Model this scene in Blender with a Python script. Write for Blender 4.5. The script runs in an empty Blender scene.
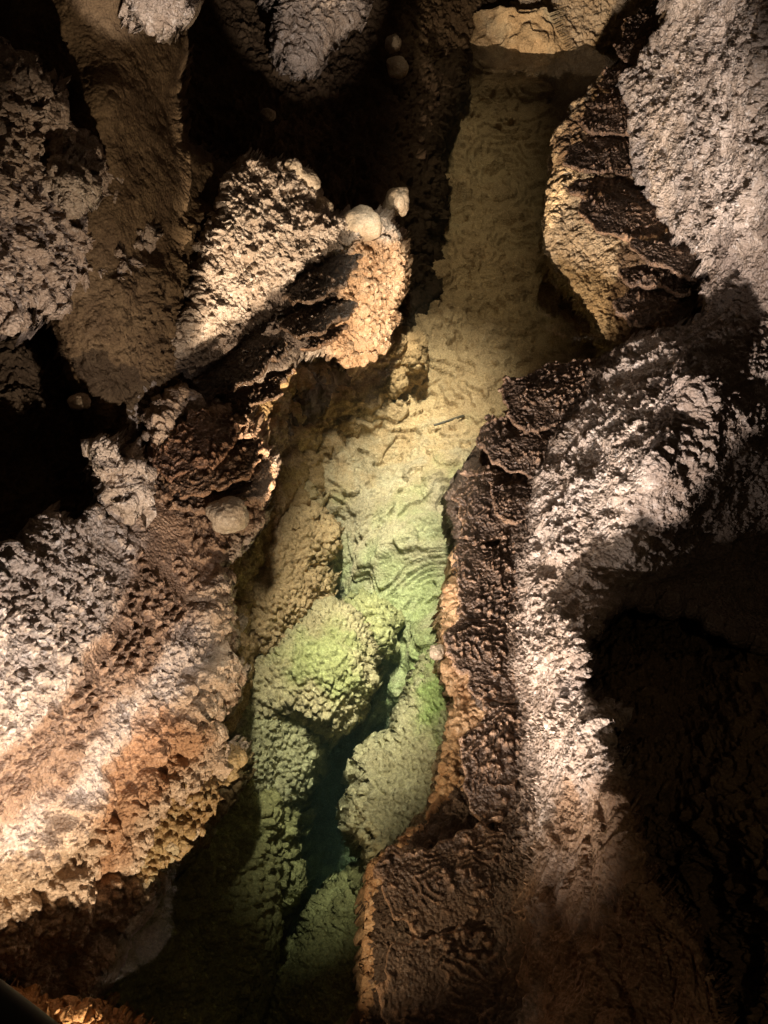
import bpy, math, numpy as np
from mathutils import Vector
STEP = .9
f32 = np.float32
# ------------------------------------------------------------------ camera model
CAM_Z, PITCH, VFOV = 3.0, math.radians(50), math.radians(60)
FPX = 512 / math.tan(VFOV / 2)
def ray(u, v):
    x = (np.asarray(u, float) - 384) / FPX; y = (512 - np.asarray(v, float)) / FPX
    cp, sp = math.cos(PITCH), math.sin(PITCH)
    return np.stack([x, cp + y * sp, -sp + y * cp], -1)
def t_at(u, v, z):
    return (CAM_Z - np.asarray(z, float)) / (-ray(u, v)[..., 2])
def pt(u, v, z):
    p = ray(u, v) * t_at(u, v, z)[..., None]; p[..., 2] += CAM_Z
    return p
# ------------------------------------------------------------------ noise
def _h(ix, iy, iz, s):
    h = (ix.astype(np.uint32) * np.uint32(374761393) + iy.astype(np.uint32) * np.uint32(668265263)
         + iz.astype(np.uint32) * np.uint32(2147483647) + np.uint32((s * 974634777) & 0xffffffff))
    h = (h ^ (h >> np.uint32(13))) * np.uint32(1274126177)
    h = h ^ (h >> np.uint32(16)); h = h * np.uint32(2246822519); h = h ^ (h >> np.uint32(15))
    return (h & np.uint32(0xffffff)).astype(f32) / f32(16777216)
def vnoise(P, s=0):
    i = np.floor(P).astype(np.int32); fr = (P - i).astype(f32)
    w = fr * fr * fr * (fr * (fr * 6 - 15) + 10)
    r = 0
    for dx in (0, 1):
        for dy in (0, 1):
            for dz in (0, 1):
                k = (w[:, 0] if dx else 1 - w[:, 0]) * (w[:, 1] if dy else 1 - w[:, 1]) * (w[:, 2] if dz else 1 - w[:, 2])
                r = r + k * _h(i[:, 0] + dx, i[:, 1] + dy, i[:, 2] + dz, s)
    return r * 2 - 1
def fbm(P, size, oct=4, s=0, gain=.5):
    a, tot, r, q = 1., 0., 0, P / size
    for o in range(oct):
        r = r + a * vnoise(q + 17.3 * o, s + o); tot += a; a *= gain; q = q * 2.03
    return r / tot * 1.6
def ridged(P, size, oct=4, s=0, gain=.55):
    a, tot, r, q = 1., 0., 0, P / size
    for o in range(oct):
        r = r + a * (1 - 2 * np.abs(vnoise(q + 9.1 * o, s + o))); tot += a; a *= gain; q = q * 2.07
    return r / tot
def knobs(P, size, s=0, rmin=.45, rmax=.8):
    """union of round knobs of random radius, height 0..~0.8 of the cell size"""
    q = P / size; i = np.floor(q).astype(np.int32); fr = (q - i).astype(f32)
    best = np.zeros(len(P), f32)
    for dx in (-1, 0, 1):
        for dy in (-1, 0, 1):
            for dz in (-1, 0, 1):
                a, b, c = i[:, 0] + dx, i[:, 1] + dy, i[:, 2] + dz
                h1 = _h(a, b, c, s); h2 = _h(a, b, c, s + 7); h3 = _h(a, b, c, s + 13)
                d = (dx + h1 - fr[:, 0]) ** 2 + (dy + h2 - fr[:, 1]) ** 2 + (dz + h3 - fr[:, 2]) ** 2
                r = rmin + (rmax - rmin) * np.modf(h1 * 7 + h2 * 5)[0]
                best = np.maximum(best, r * r - d)
    return np.sqrt(best) * size
def sstep(x, a, b):
    k = np.clip((x - a) / (b - a), 0, 1); return k * k * (3 - 2 * k)
# ------------------------------------------------------------------ polygons
def sdf(U, V, poly):
    """positive inside"""
    p = np.asarray(poly, float); n = len(p)
    d = np.full(U.shape, 1e9); ins = np.zeros(U.shape, bool)
    for k in range(n):
        (x0, y0), (x1, y1) = p[k], p[(k + 1) % n]
        ex, ey = x1 - x0, y1 - y0
        h = np.clip(((U - x0) * ex + (V - y0) * ey) / (ex * ex + ey * ey + 1e-12), 0, 1)
        d = np.minimum(d, (U - x0 - h * ex) ** 2 + (V - y0 - h * ey) ** 2)
        if y0 != y1:
            c = ((y0 > V) != (y1 > V)) & (U < ex * (V - y0) / (y1 - y0) + x0); ins ^= c
    d = np.sqrt(d); return np.where(ins, d, -d)
def smooth_poly(poly, it=2):
    p = [tuple(q) for q in poly]
    for _ in range(it):
        r = []
        for k in range(len(p)):
            a, b = p[k], p[(k + 1) % len(p)]
            r += [(a[0] * .75 + b[0] * .25, a[1] * .75 + b[1] * .25), (a[0] * .25 + b[0] * .75, a[1] * .25 + b[1] * .75)]
        p = r
    return p
def tps(ctrl):
    c = np.array([(a / 100, b / 100) for a, b, _ in ctrl]); val = np.array([z for *_, z in ctrl]); n = len(c)
    d = np.linalg.norm(c[:, None] - c[None], axis=-1)
    K = d.copy(); K += np.eye(n) * -.02          # |r| kernel: no overshoot between far controls
    A = np.zeros((n + 1, n + 1)); A[:n, :n] = K; A[:n, n] = 1; A[n, :n] = 1
    w = np.linalg.solve(A, np.append(val, 0))
    def ev(U, V):
        r = np.full(U.shape, w[n])
        for k in range(n): r += w[k] * np.sqrt((U / 100 - c[k, 0]) ** 2 + (V / 100 - c[k, 1]) ** 2 + .02)
        return r
    return ev
# ------------------------------------------------------------------ mesh build
MATS = {}
def link(me, name, mat, parent=None):
    o = bpy.data.objects.new(name, me); bpy.context.scene.collection.objects.link(o)
    me.materials.append(MATS[mat])
    if parent: o.parent = parent
    return o
def mesh_from(name, co, quads, mat, tint=None, parent=None):
    me = bpy.data.meshes.new(name)
    me.vertices.add(len(co)); me.vertices.foreach_set('co', np.asarray(co, f32).ravel())
    n = len(quads); me.loops.add(n * 4); me.loops.foreach_set('vertex_index', quads.astype(np.int32).ravel())
    me.polygons.add(n); me.polygons.foreach_set('loop_start', np.arange(n, dtype=np.int32) * 4)
    me.polygons.foreach_set('use_smooth', np.ones(n, bool))
    if tint is not None:
        at = me.attributes.new('tint', 'FLOAT_COLOR', 'POINT')
        at.data.foreach_set('color', np.concatenate([tint, np.ones((len(tint), 1))], 1).astype(f32).ravel())
    me.update(calc_edges=True); me.validate()
    return link(me, name, mat, parent)
def tag(o, label=None, cat=None, group=None, kind=None):
    if label: o['label'] = label
    if cat: o['category'] = cat
    if group: o['group'] = group
    if kind: o['kind'] = kind
    return o
def grid_faces(nv, nu, keep):
    idx = np.arange(nv * nu).reshape(nv, nu)
    q = np.stack([idx[:-1, :-1], idx[1:, :-1], idx[1:, 1:], idx[:-1, 1:]], -1)
    m = keep[:-1, :-1] | keep[1:, :-1] | keep[1:, 1:] | keep[:-1, 1:]
    return q[m]
def border(q):
    e = np.concatenate([q[:, [0, 1]], q[:, [1, 2]], q[:, [2, 3]], q[:, [3, 0]]])
    key = np.sort(e, 1); k = key[:, 0].astype(np.int64) * (key.max() + 1) + key[:, 1]
    _, inv, cnt = np.unique(k, return_inverse=True, return_counts=True)
    return e[cnt[inv] == 1]
def ragged(U, V, amp, size, seed):
    Q = np.stack([U.ravel(), V.ravel(), np.full(U.size, seed * 3.7)], -1)
    return (fbm(Q, size, 3, seed) * amp).reshape(U.shape)
def layer(name, poly, ctrl, mat, disp, rim=(14, .12), rag=(4, 14), skirt=.5, tintf=None, smooth=1, seed=1, step=None, parent=None, tspace=False):
    """one thick relief shell of rock: outline and controls are pixel positions with a world height z"""
    st = step or STEP
    poly = smooth_poly(poly, smooth) if smooth else poly
    p = np.array(poly); u0, v0 = p.min(0) - 12; u1, v1 = p.max(0) + 12
    us = np.arange(u0, u1 + st, st); vs = np.arange(v0, v1 + st, st)
    U, V = np.meshgrid(us, vs); S = sdf(U, V, poly)
    if rag[0]: S = S + ragged(U, V, rag[0], rag[1], seed)
    q = grid_faces(len(vs), len(us), S > 0)
    gv, gu = np.gradient(S, st); g2 = np.maximum(gu * gu + gv * gv, .25)
    out = S < 0
    U = np.where(out, U - np.clip(S * gu / g2, -2 * st, 2 * st), U); V = np.where(out, V - np.clip(S * gv / g2, -2 * st, 2 * st), V); S = np.where(out, 0, S)
    ev = tps([(a, b, math.log(float(t_at(a, b, z)))) for a, b, z in ctrl])
    T = np.exp(ev(U, V))
    if rim[0]:
        k = 1 - np.clip(S / rim[0], 0, 1); T = T + rim[1] * (1 - np.sqrt(np.maximum(0, 1 - k * k)))
    P = ray(U, V) * T[..., None]; P[..., 2] += CAM_Z
    du = np.gradient(P, axis=1); dv = np.gradient(P, axis=0)
    N = np.cross(dv, du); N /= np.linalg.norm(N, axis=-1, keepdims=True) + 1e-12
    used = np.unique(q); remap = np.full(P.shape[0] * P.shape[1], -1); remap[used] = np.arange(len(used))
    q = remap[q]; P = P.reshape(-1, 3)[used]; N = N.reshape(-1, 3)[used]; Uf = U.ravel()[used]; Vf = V.ravel()[used]; Sf = S.ravel()[used]
    # soften the normals towards the view so steep steps do not fold over themselves
    R = -ray(Uf, Vf); R /= np.linalg.norm(R, axis=-1, keepdims=True)
    N = N + .35 * R; N /= np.linalg.norm(N, axis=-1, keepdims=True)
    d = disp(P, Uf, Vf, Sf); P2 = P + N * d[:, None]
    tint = tintf(P, Uf, Vf, d) if tintf else np.ones((len(P), 3))
    if skirt:
        be = border(q); bv = np.unique(be); m = np.full(len(P2), -1)
        rings = [P2]; tt = [tint]; qs = [q]; last = None
        base = len(P2)
        for r in range(1, 13):
            a = r / 12
            nb = P2[bv] - R[bv] * skirt * a + np.array([0, 0, -1.]) * skirt * .12 * a * a
            nb = nb + (fbm(nb, .1, 5, seed + 5, .6) * .05 * min(1, r / 2))[:, None]
            rings.append(nb); tt.append(tint[bv])
            cur = np.full(len(P2), -1); cur[bv] = base + (r - 1) * len(bv) + np.arange(len(bv))
            prev = np.arange(len(P2)) if r == 1 else last
            qs.append(np.stack([be[:, 1], be[:, 0]], 1)[:, [0, 1]] if False else np.stack([prev[be[:, 1]], prev[be[:, 0]], cur[be[:, 0]], cur[be[:, 1]]], 1))
            last = cur
        P2 = np.concatenate(rings); tint = np.concatenate(tt); q = np.concatenate(qs)
    return mesh_from(name, P2, q, mat, tint, parent)
def slab(name, pix, z, thick, mat, disp, res=.0045, edge=.03, lip=.012, rag=(.045, .11), seed=1, tintf=None, tilt=(0, 0), under=1.6, smooth=1):
    """a shelfstone: flat ledge whose outline is given by pixels at height z; built over its own world xy grid"""
    pix = smooth_poly(pix, smooth)
    w = np.array([pt(a, b, z) for a, b in pix])[:, :2]
    c = w.mean(0); u0, v0 = w.min(0) - .06; u1, v1 = w.max(0) + .06
    us = np.arange(u0, u1 + res, res); vs = np.arange(v0, v1 + res, res)
    U, V = np.meshgrid(us, vs); S = sdf(U, V, w)
    Q = np.stack([U.ravel(), V.ravel(), np.full(U.size, seed * 1.37)], -1)
    S = S + (fbm(Q, rag[1], 3, seed) * rag[0]).reshape(U.shape) - (np.abs(vnoise(Q / (rag[1] * .45), seed + 3)) * rag[0] * .6).reshape(U.shape)
    q = grid_faces(len(vs), len(us), S > 0)
    gv, gu = np.gradient(S, res); g2 = np.maximum(gu * gu + gv * gv, .25); out = S < 0
    U = np.where(out, U - np.clip(S * gu / g2, -2 * res, 2 * res), U); V = np.where(out, V - np.clip(S * gv / g2, -2 * res, 2 * res), V); S = np.where(out, 0, S)
    used = np.unique(q); remap = np.full(U.size, -1); remap[used] = np.arange(len(used)); q = remap[q]
    x, y, s = U.ravel()[used], V.ravel()[used], S.ravel()[used]
    P = np.stack([x, y, np.full_like(x, z)], -1)
    P[:, 2] += (x - c[0]) * tilt[0] + (y - c[1]) * tilt[1]
    k = np.sqrt(np.maximum(0, 1 - (1 - np.clip(s / (edge * .35), 0, 1)) ** 2))
    lipz = lip * np.exp(-((s - edge * .35) / (edge * .3)) ** 2)
    d = disp(P, None, None, s)
    top = P.copy(); top[:, 2] += lipz * k + d * k
    kb = np.sqrt(np.maximum(0, 1 - (1 - np.clip(s / (edge * under), 0, 1)) ** 2))
    bot = P.copy(); bot[:, 2] -= thick * kb + .004 * k + np.clip(s - edge, 0, 1) * .35 + knobs(P, .025, seed + 9) * .5 * k
    be = border(q); bm = np.full(len(P), -1)
    isb = np.zeros(len(P), bool); isb[np.unique(be)] = True
    # bottom sheet shares the border vertices
    bi = np.arange(len(P)) + 0; nb = (~isb).nonzero()[0]; bi = np.where(isb, np.arange(len(P)), 0); bi[nb] = len(P) + np.arange(len(nb))
    co = np.concatenate([top, bot[nb]])
    deg = isb[q].all(1)
    qq = np.concatenate([q[:, ::-1], bi[q[~deg]]])
    t = tintf(P, s, edge, d) if tintf else np.ones((len(P), 3))
    return mesh_from(name, co, qq, mat, np.concatenate([t, t[nb]]))
# ------------------------------------------------------------------ materials
def rock_mat(name, c0, c1, c2, rough=.75, spec=.4, bump=.5, size=1.0, streak=None):
    m = bpy.data.materials.new(name); m.use_nodes = True; nt = m.node_tree; N = nt.nodes; L = nt.links
    b = N['Principled BSDF']; tc = N.new('ShaderNodeTexCoord'); src = tc.outputs['Object']
    if streak:
        mp = N.new('ShaderNodeMapping'); mp.inputs['Scale'].default_value = streak; L.new(src, mp.inputs['Vector']); src = mp.outputs[0]
    def noise(sc, det, ro=.6, dist=0):
        n = N.new('ShaderNodeTexNoise'); n.inputs['Scale'].default_value = sc * size; n.inputs['Detail'].default_value = det
        n.inputs['Roughness'].default_value = ro; n.inputs['Distortion'].default_value = dist; L.new(src, n.inputs['Vector']); return n.outputs['Fac']
    def ramp(inp, a, b_):
        r = N.new('ShaderNodeMapRange'); r.inputs[1].default_value = a; r.inputs[2].default_value = b_; r.interpolation_type = 'SMOOTHSTEP'; L.new(inp, r.inputs[0]); return r.outputs[0]
    def mix(fac, a, bb, mode='MIX'):
        x = N.new('ShaderNodeMix'); x.data_type = 'RGBA'; x.blend_type = mode
        if isinstance(fac, float): x.inputs[0].default_value = fac
        else: L.new(fac, x.inputs[0])
        for s, val in ((6, a), (7, bb)):
            if isinstance(val, tuple): x.inputs[s].default_value = (*val, 1)
            else: L.new(val, x.inputs[s])
        return x.outputs[2]
    c = mix(ramp(noise(7, 3), .38, .62), c0, c1)
    c = mix(ramp(noise(31, 4, .75), .52, .68), c, c2)
    at = N.new('ShaderNodeAttribute'); at.attribute_name = 'tint'
    c = mix(1.0, c, at.outputs['Color'], 'MULTIPLY')
    spk = N.new('ShaderNodeMapRange'); L.new(noise(140, 1, .7), spk.inputs[0]); spk.inputs[1].default_value = .3; spk.inputs[2].default_value = .7; spk.inputs[3].default_value = .72; spk.inputs[4].default_value = 1.2
    vm = N.new('ShaderNodeVectorMath'); vm.operation = 'SCALE'; L.new(c, vm.inputs[0]); L.new(spk.outputs[0], vm.inputs['Scale'])
    L.new(vm.outputs[0], b.inputs['Base Color'])
    rr = N.new('ShaderNodeMapRange'); L.new(noise(12, 1), rr.inputs[0]); rr.inputs[1].default_value = .35; rr.inputs[2].default_value = .65
    rr.inputs[3].default_value = rough - .18; rr.inputs[4].default_value = min(1, rough + .12); L.new(rr.outputs[0], b.inputs['Roughness'])
    b.inputs['Specular IOR Level'].default_value = spec
    vo = N.new('ShaderNodeTexVoronoi'); vo.inputs['Scale'].default_value = 85 * size; L.new(src, vo.inputs['Vector'])
    ad = N.new('ShaderNodeMath'); ad.operation = 'MULTIPLY_ADD'; L.new(vo.outputs['Distance'], ad.inputs[0]); ad.inputs[1].default_value = -.9; L.new(noise(75, 4, .75), ad.inputs[2])
    bp = N.new('ShaderNodeBump'); bp.inputs['Strength'].default_value = bump; bp.inputs['Distance'].default_value = .02
    L.new(ad.outputs[0], bp.inputs['Height']); L.new(bp.outputs[0], b.inputs['Normal'])
    MATS[name] = m; return m
rock_mat('pale_calcite', (.46, .39, .33), (.36, .29, .23), (.62, .57, .52), rough=.6, spec=.5, bump=.6)
rock_mat('warm_popcorn', (.48, .33, .19), (.36, .22, .115), (.58, .44, .29), rough=.55, bump=.4)
rock_mat('dark_shelf', (.11, .07, .045), (.075, .048, .032), (.17, .115, .08), rough=.42, bump=.6)  # dark base includes the shade on the shelf tops
rock_mat('brown_wall', (.17, .12, .07), (.125, .085, .05), (.21, .15, .09), rough=.85, spec=.2, bump=.4)
rock_mat('pool_rock', (.42, .355, .225), (.34, .28, .175), (.48, .415, .28), rough=.8, spec=.1, bump=.5, size=.8)
rock_mat('tan_wall', (.46, .35, .22), (.40, .29, .17), (.52, .42, .28), rough=.7, bump=.6)
rock_mat('flow_rock', (.30, .21, .13), (.20, .13, .07), (.36, .27, .18), rough=.6, bump=.7, streak=(1.5, .5, .35))
rock_mat('knob_stone', (.46, .37, .27), (.38, .29, .20), (.54, .46, .35), rough=.5, bump=.3)
m = bpy.data.materials.new('stick_wood'); m.use_nodes = True; MATS['stick_wood'] = m
m.node_tree.nodes['Principled BSDF'].inputs['Base Color'].default_value = (.06, .045, .025, 1)
m = bpy.data.materials.new('black_metal'); m.use_nodes = True; MATS['black_metal'] = m
m.node_tree.nodes['Principled BSDF'].inputs['Base Color'].default_value = (.012, .011, .01, 1); m.node_tree.nodes['Principled BSDF'].inputs['Roughness'].default_value = .55
# ------------------------------------------------------------------ displacement recipes
def d_pop(size=.028, amp=1., lump=.13, lamp=.03, s=3):
    def f(P, U, V, S):
        W = P + (fbm(P, size * 2, 2, s + 40) * size * .25)[:, None]
        a = knobs(W, size, s, .35, .75) * amp * 1.25
        b = knobs(W, size * .45, s + 2, .4, .8) * amp * .55
        c = knobs(W, lump, s + 4, .45, .8) * (lamp / lump * 2)
        return a + b + c + fbm(P, .3, 3, s + 6) * .02
    return f
def d_rough(a=.03, size=.1, kn=.012, s=11, big=.03):
    def f(P, U, V, S):
        w = P + np.stack([fbm(P, .07, 2, s + 1), fbm(P, .07, 2, s + 2), fbm(P, .07, 2, s + 3)], -1) * .02
        r = ridged(w, size, 6, s, .6) * a + fbm(P, .35, 3, s + 5) * big
        k = knobs(w, kn * 1.6, s + 6, .3, .8)
        m = sstep(fbm(P, .07, 3, s + 8), -.4, .4)
        return r + k * (.35 + m) * 1.0 + knobs(w, kn * 3.2, s + 9, .25, .7) * .7 * m + knobs(w, kn * .8, s + 10, .3, .8) * 1.0
    return f
def d_frost(s=15, a=.03):
    """crumbly coral-like crust: warped knobs at four scales with hollows between"""
    def f(P, U, V, S):
        w = P + np.stack([fbm(P, .05, 3, s + 1), fbm(P, .05, 3, s + 2), fbm(P, .05, 3, s + 3)], -1) * .02
        m = sstep(fbm(P, .11, 4, s + 8), -.35, .3)
        return fbm(P, .35, 3, s + 5) * .04 + ridged(w, .12, 5, s, .6) * a * .8 + m * (knobs(w, .05, s + 6, .3, .75) * .4 + a * .5) + knobs(w, .022, s + 7, .25, .75) * (.4 + .7 * m) + knobs(w, .010, s + 9, .25, .75) * 1.0
    return f
def d_smooth(a=.02, s=21, pit=.006):
    def f(P, U, V, S):
        return fbm(P, .5, 4, s) * a * 2 + fbm(P, .09, 5, s + 3, .6) * a * .45 - np.clip(ridged(P, .05, 3, s + 5), .35, 1) * pit
    return f
def d_floor(s=31):
    def f(P, U, V, S):
        return fbm(P, .55, 3, s) * .08 + terr(P * np.array([1, 1.3, 1]), .3, 3., s + 9, 0, .032) + ridged(P * np.array([1, 1.8, 1.]), .24, 5, s + 2, .55) * .034 + knobs(P * np.array([1, .8, 1.]), .15, s + 3, .1, .7) * .35 + knobs(P, .02, s + 4, .3, .7) * .45
    return f
def terr(P, size=.16, k=5., s=41, lip=.007, h=.014):
    q = (fbm(P, size, 3, s) + 1.2) * k; fr = q - np.floor(q)
    return np.floor(q) * h + sstep(fr, 0, .12) * h + lip * np.exp(-((fr - .13) / .07) ** 2)
def d_shelf(s=41, kn=.018, amt=.55, h=.010, lip=.007, k=3.):
    def f(P, U, V, S):
        m = sstep(fbm(P, .1, 2, s + 8), -.15, .35)
        return terr(P, .15, k, s, lip, h) * .8 + knobs(P, kn, s + 3, .2, .7) * amt * m + knobs(P, kn * .5, s + 5, .3, .7) * .3 + fbm(P, .05, 3, s + 6) * .004
    return f
def rims(P, s, seed, gap=.03):
    """thin broken rims running parallel to the edge of a shelfstone"""
    q = (s + fbm(P, .12, 3, seed + 20) * .035) / gap; fr = np.abs(q - np.round(q)) * gap
    return np.exp(-(fr / .0035) ** 2) * sstep(fbm(P, .07, 2, seed + 21), -.05, .25) * (s > .012)
def d_ledge(s=41):
    def f(P, U, V, S):
        q = (S + fbm(P, .12, 3, s + 20) * .035) / .03
        m = sstep(fbm(P, .1, 2, s + 8), -.15, .35)
        return np.clip(np.round(q), 0, 6) * .0045 + rims(P, S, s) * .011 + knobs(P, .021, s + 3, .0, .66) * m * 1.5 + knobs(P, .009, s + 5, .1, .7) * .9 + fbm(P, .03, 4, s + 6) * .004
    return f
def band_t(P, s):
    return P[:, 2] / .03 + fbm(P, .15, 4, s + 2, .6) * 1.9
def d_band(s=101, a=1.):
    """flat band with scattered upright beads and broken low rims"""
    def f(P, U, V, S):
        m = sstep(fbm(P, .1, 2, s + 8), -.3, .2); w = P + (fbm(P, .04, 2, s + 30) * .008)[:, None]
        t = band_t(P, s); t = t - t.min() // 1; fr = t - np.floor(t)
        return (sstep(fr, 0, .1) - fr) * .014 * a + .009 * a * np.exp(-((fr - .1) / .06) ** 2) * (.4 + .6 * m) + knobs(w, .024, s, 0, .62) * m * 1.1 + knobs(w, .011, s + 1, .1, .7) * .9 + fbm(P, .02, 3, s + 6) * .003
    return f
def d_contour(s=131, gap=.052, amp=.03):
    """old water levels: broken rims that stay level and step down the slope, with beads between"""
    def f(P, U, V, S):
        q = P[:, 2] / gap + fbm(P, .16, 4, s + 1, .6) * 1.5; fr = q - np.floor(q)
        k = sstep(fr, .0, .75) * (1 - sstep(fr, .86, 1.0)); m = sstep(fbm(P, .09, 3, s + 2), -.45, .15)
        w = P + (fbm(P, .04, 2, s + 30) * .008)[:, None]
        return amp * k * m + fbm(P, .12, 3, s + 7) * .012 + knobs(w, .022, s + 3, 0, .6) * m * 1.1 + knobs(w, .010, s + 4, .1, .7) * .8
    return f
def d_flow(s=51):
    def f(P, U, V, S):
        Q = P * np.array([1, .35, .22]); w = Q + (fbm(P, .15, 2, s + 3) * .03)[:, None]
        return ridged(w, .05, 5, s, .6) * .032 + fbm(P, .35, 3, s + 1) * .04 + fbm(w, .012, 2, s + 6) * .004
    return f
def blend(fs):
    """fs: base recipe, then (recipe, polygon, feather px) zones"""
    def f(P, U, V, S):
        r = fs[0](P, U, V, S)
        for g, poly, fe in fs[1:]:
            m = sstep(sdf(U, V, poly) + fbm(P, .12, 3, 77) * fe * .8, -fe, fe); k = m > 0
            if k.any():
                r2 = np.zeros_like(r); r2[k] = g(P[k], U[k], V[k], S[k]); r = r * (1 - m) + r2 * m
        return r
    return f
def zones(base, zs):
    """rock colour by zone, painted shade in some of them: (rgb, polygon, feather)"""
    def f(P, U, V, d):
        c = np.tile(np.array(base, float), (len(P), 1))
        for rgb, poly, fe in zs:
            m = sstep(sdf(U, V, poly) + fbm(P, .1, 4, 91) * fe * .9, -fe, fe)[:, None]; c = c * (1 - m) + np.array(rgb) * m
        return c
    return f
def ell(cx, cy, rx, ry, n=14): return [(cx + rx * math.cos(2 * math.pi * k / n), cy + ry * math.sin(2 * math.pi * k / n)) for k in range(n)]
# ================================================================== THE SETTING
G = (.80, 1.12, .72)     # algae tint on the submerged rock
pool_col = zones((1, 1, 1), [((1.12, .93, .78), [(380, 0), (640, 0), (640, 400), (560, 480), (300, 480), (320, 330), (420, 120)], 60),
    ((.84, 1.02, .84), [(330, 560), (470, 520), (470, 900), (240, 1100), (240, 700)], 60),
    ((.75, 1.08, .6), ell(440, 700, 22, 55), 22), ((.85, 1.08, .8), ell(430, 620, 30, 40), 20)])
o = layer('pool_floor', [(200, 20), (660, 20), (660, 700), (500, 1060), (60, 1070), (60, 800), (180, 500), (240, 300)],
    [(440, 40, -.1), (520, 40, 0.02), (600, 40, .05), (520, 100, -.3), (470, 130, -.55), (430, 120, -.5), (560, 100, -.35), (600, 160, -.4), (430, 200, -.6), (500, 230, -.6), (560, 260, -.55), (600, 350, -.4),
     (480, 350, -.6), (420, 330, -.55), (380, 350, -.35), (330, 420, -.45), (300, 330, -.3), (420, 430, -.62), (520, 420, -.55), (360, 480, -.6), (450, 500, -.6), (310, 500, -.55), (240, 420, -.3),
     (400, 570, -.7), (450, 600, -.65), (340, 600, -1.0), (405, 650, -.95), (445, 660, -.7), (400, 700, -1.2), (375, 740, -1.6), (440, 760, -.8), (340, 800, -2.2), (300, 900, -2.8), (260, 960, -2.2), (340, 960, -2.3), (400, 900, -2.4), (345, 900, -2.8), (300, 1030, -1.8),
     (200, 600, -.6), (200, 800, -.9), (100, 1000, -.5), (480, 1000, -1), (620, 500, -.5)],
    'pool_rock', d_floor(), rim=(0, 0), skirt=0, rag=(0, 1), tintf=pool_col)
tag(o, kind='structure')
# dark recess wall behind the left side and over the far end of the pool
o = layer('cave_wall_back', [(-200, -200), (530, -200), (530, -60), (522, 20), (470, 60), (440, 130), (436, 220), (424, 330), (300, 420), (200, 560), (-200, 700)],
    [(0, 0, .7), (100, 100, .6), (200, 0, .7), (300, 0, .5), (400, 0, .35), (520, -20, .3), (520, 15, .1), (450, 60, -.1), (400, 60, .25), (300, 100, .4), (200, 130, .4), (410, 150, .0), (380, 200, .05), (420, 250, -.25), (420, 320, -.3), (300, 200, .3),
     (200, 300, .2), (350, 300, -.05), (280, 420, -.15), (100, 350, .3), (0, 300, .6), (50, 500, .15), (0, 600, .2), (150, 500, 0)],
    'brown_wall', d_rough(.05, .14, .018, 61, .05), rim=(16, .25), rag=(6, 22), skirt=.4, tintf=zones((.75, .7, .65), [((.4, .36, .34), [(330, 60), (480, 60), (480, 420), (300, 420), (300, 200)], 40)]))  # second zone paints this side of the recess dark in place of shade
tag(o, kind='structure')
o = layer('cave_wall_far', [(512, -60), (700, -60), (690, 30), (640, 120), (600, 200), (540, 180), (530, 90), (514, 30)],
    [(520, -40, .42), (640, -40, .42), (520, 40, .01), (620, 40, .02), (530, 100, -.28), (600, 100, -.27), (570, 180, -.55), (640, 150, -.5)],
    'tan_wall', blend([d_smooth(.03, 71, .012), (d_rough(.02, .1, .02, 72, .02), [(500, -60), (700, -60), (700, 60), (500, 60)], 8)]), rim=(8, .1), rag=(3, 12), skirt=.5)
tag(o, kind='structure')
# ------------------------------------------------------------------ right side
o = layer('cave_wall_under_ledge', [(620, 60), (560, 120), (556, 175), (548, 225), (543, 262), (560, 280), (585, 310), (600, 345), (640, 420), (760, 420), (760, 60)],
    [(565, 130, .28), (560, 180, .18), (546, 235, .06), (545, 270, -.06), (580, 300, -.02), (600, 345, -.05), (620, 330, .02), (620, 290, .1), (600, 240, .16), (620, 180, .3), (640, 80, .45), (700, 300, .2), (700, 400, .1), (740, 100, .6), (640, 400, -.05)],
    'tan_wall', blend([d_pop(.026, .8, .12, .015, 81)]), rim=(10, .12), rag=(3, 14), skirt=.6, tintf=zones((1, 1, 1), [((.32, .27, .24), [(592, 95), (556, 140), (558, 168), (606, 176), (604, 196), (640, 238), (622, 250), (610, 300), (622, 350), (780, 350), (780, 50), (610, 60)], 5)]))  # darker zone paints in the shadow around the stacked shelves
tag(o, kind='structure')
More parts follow.
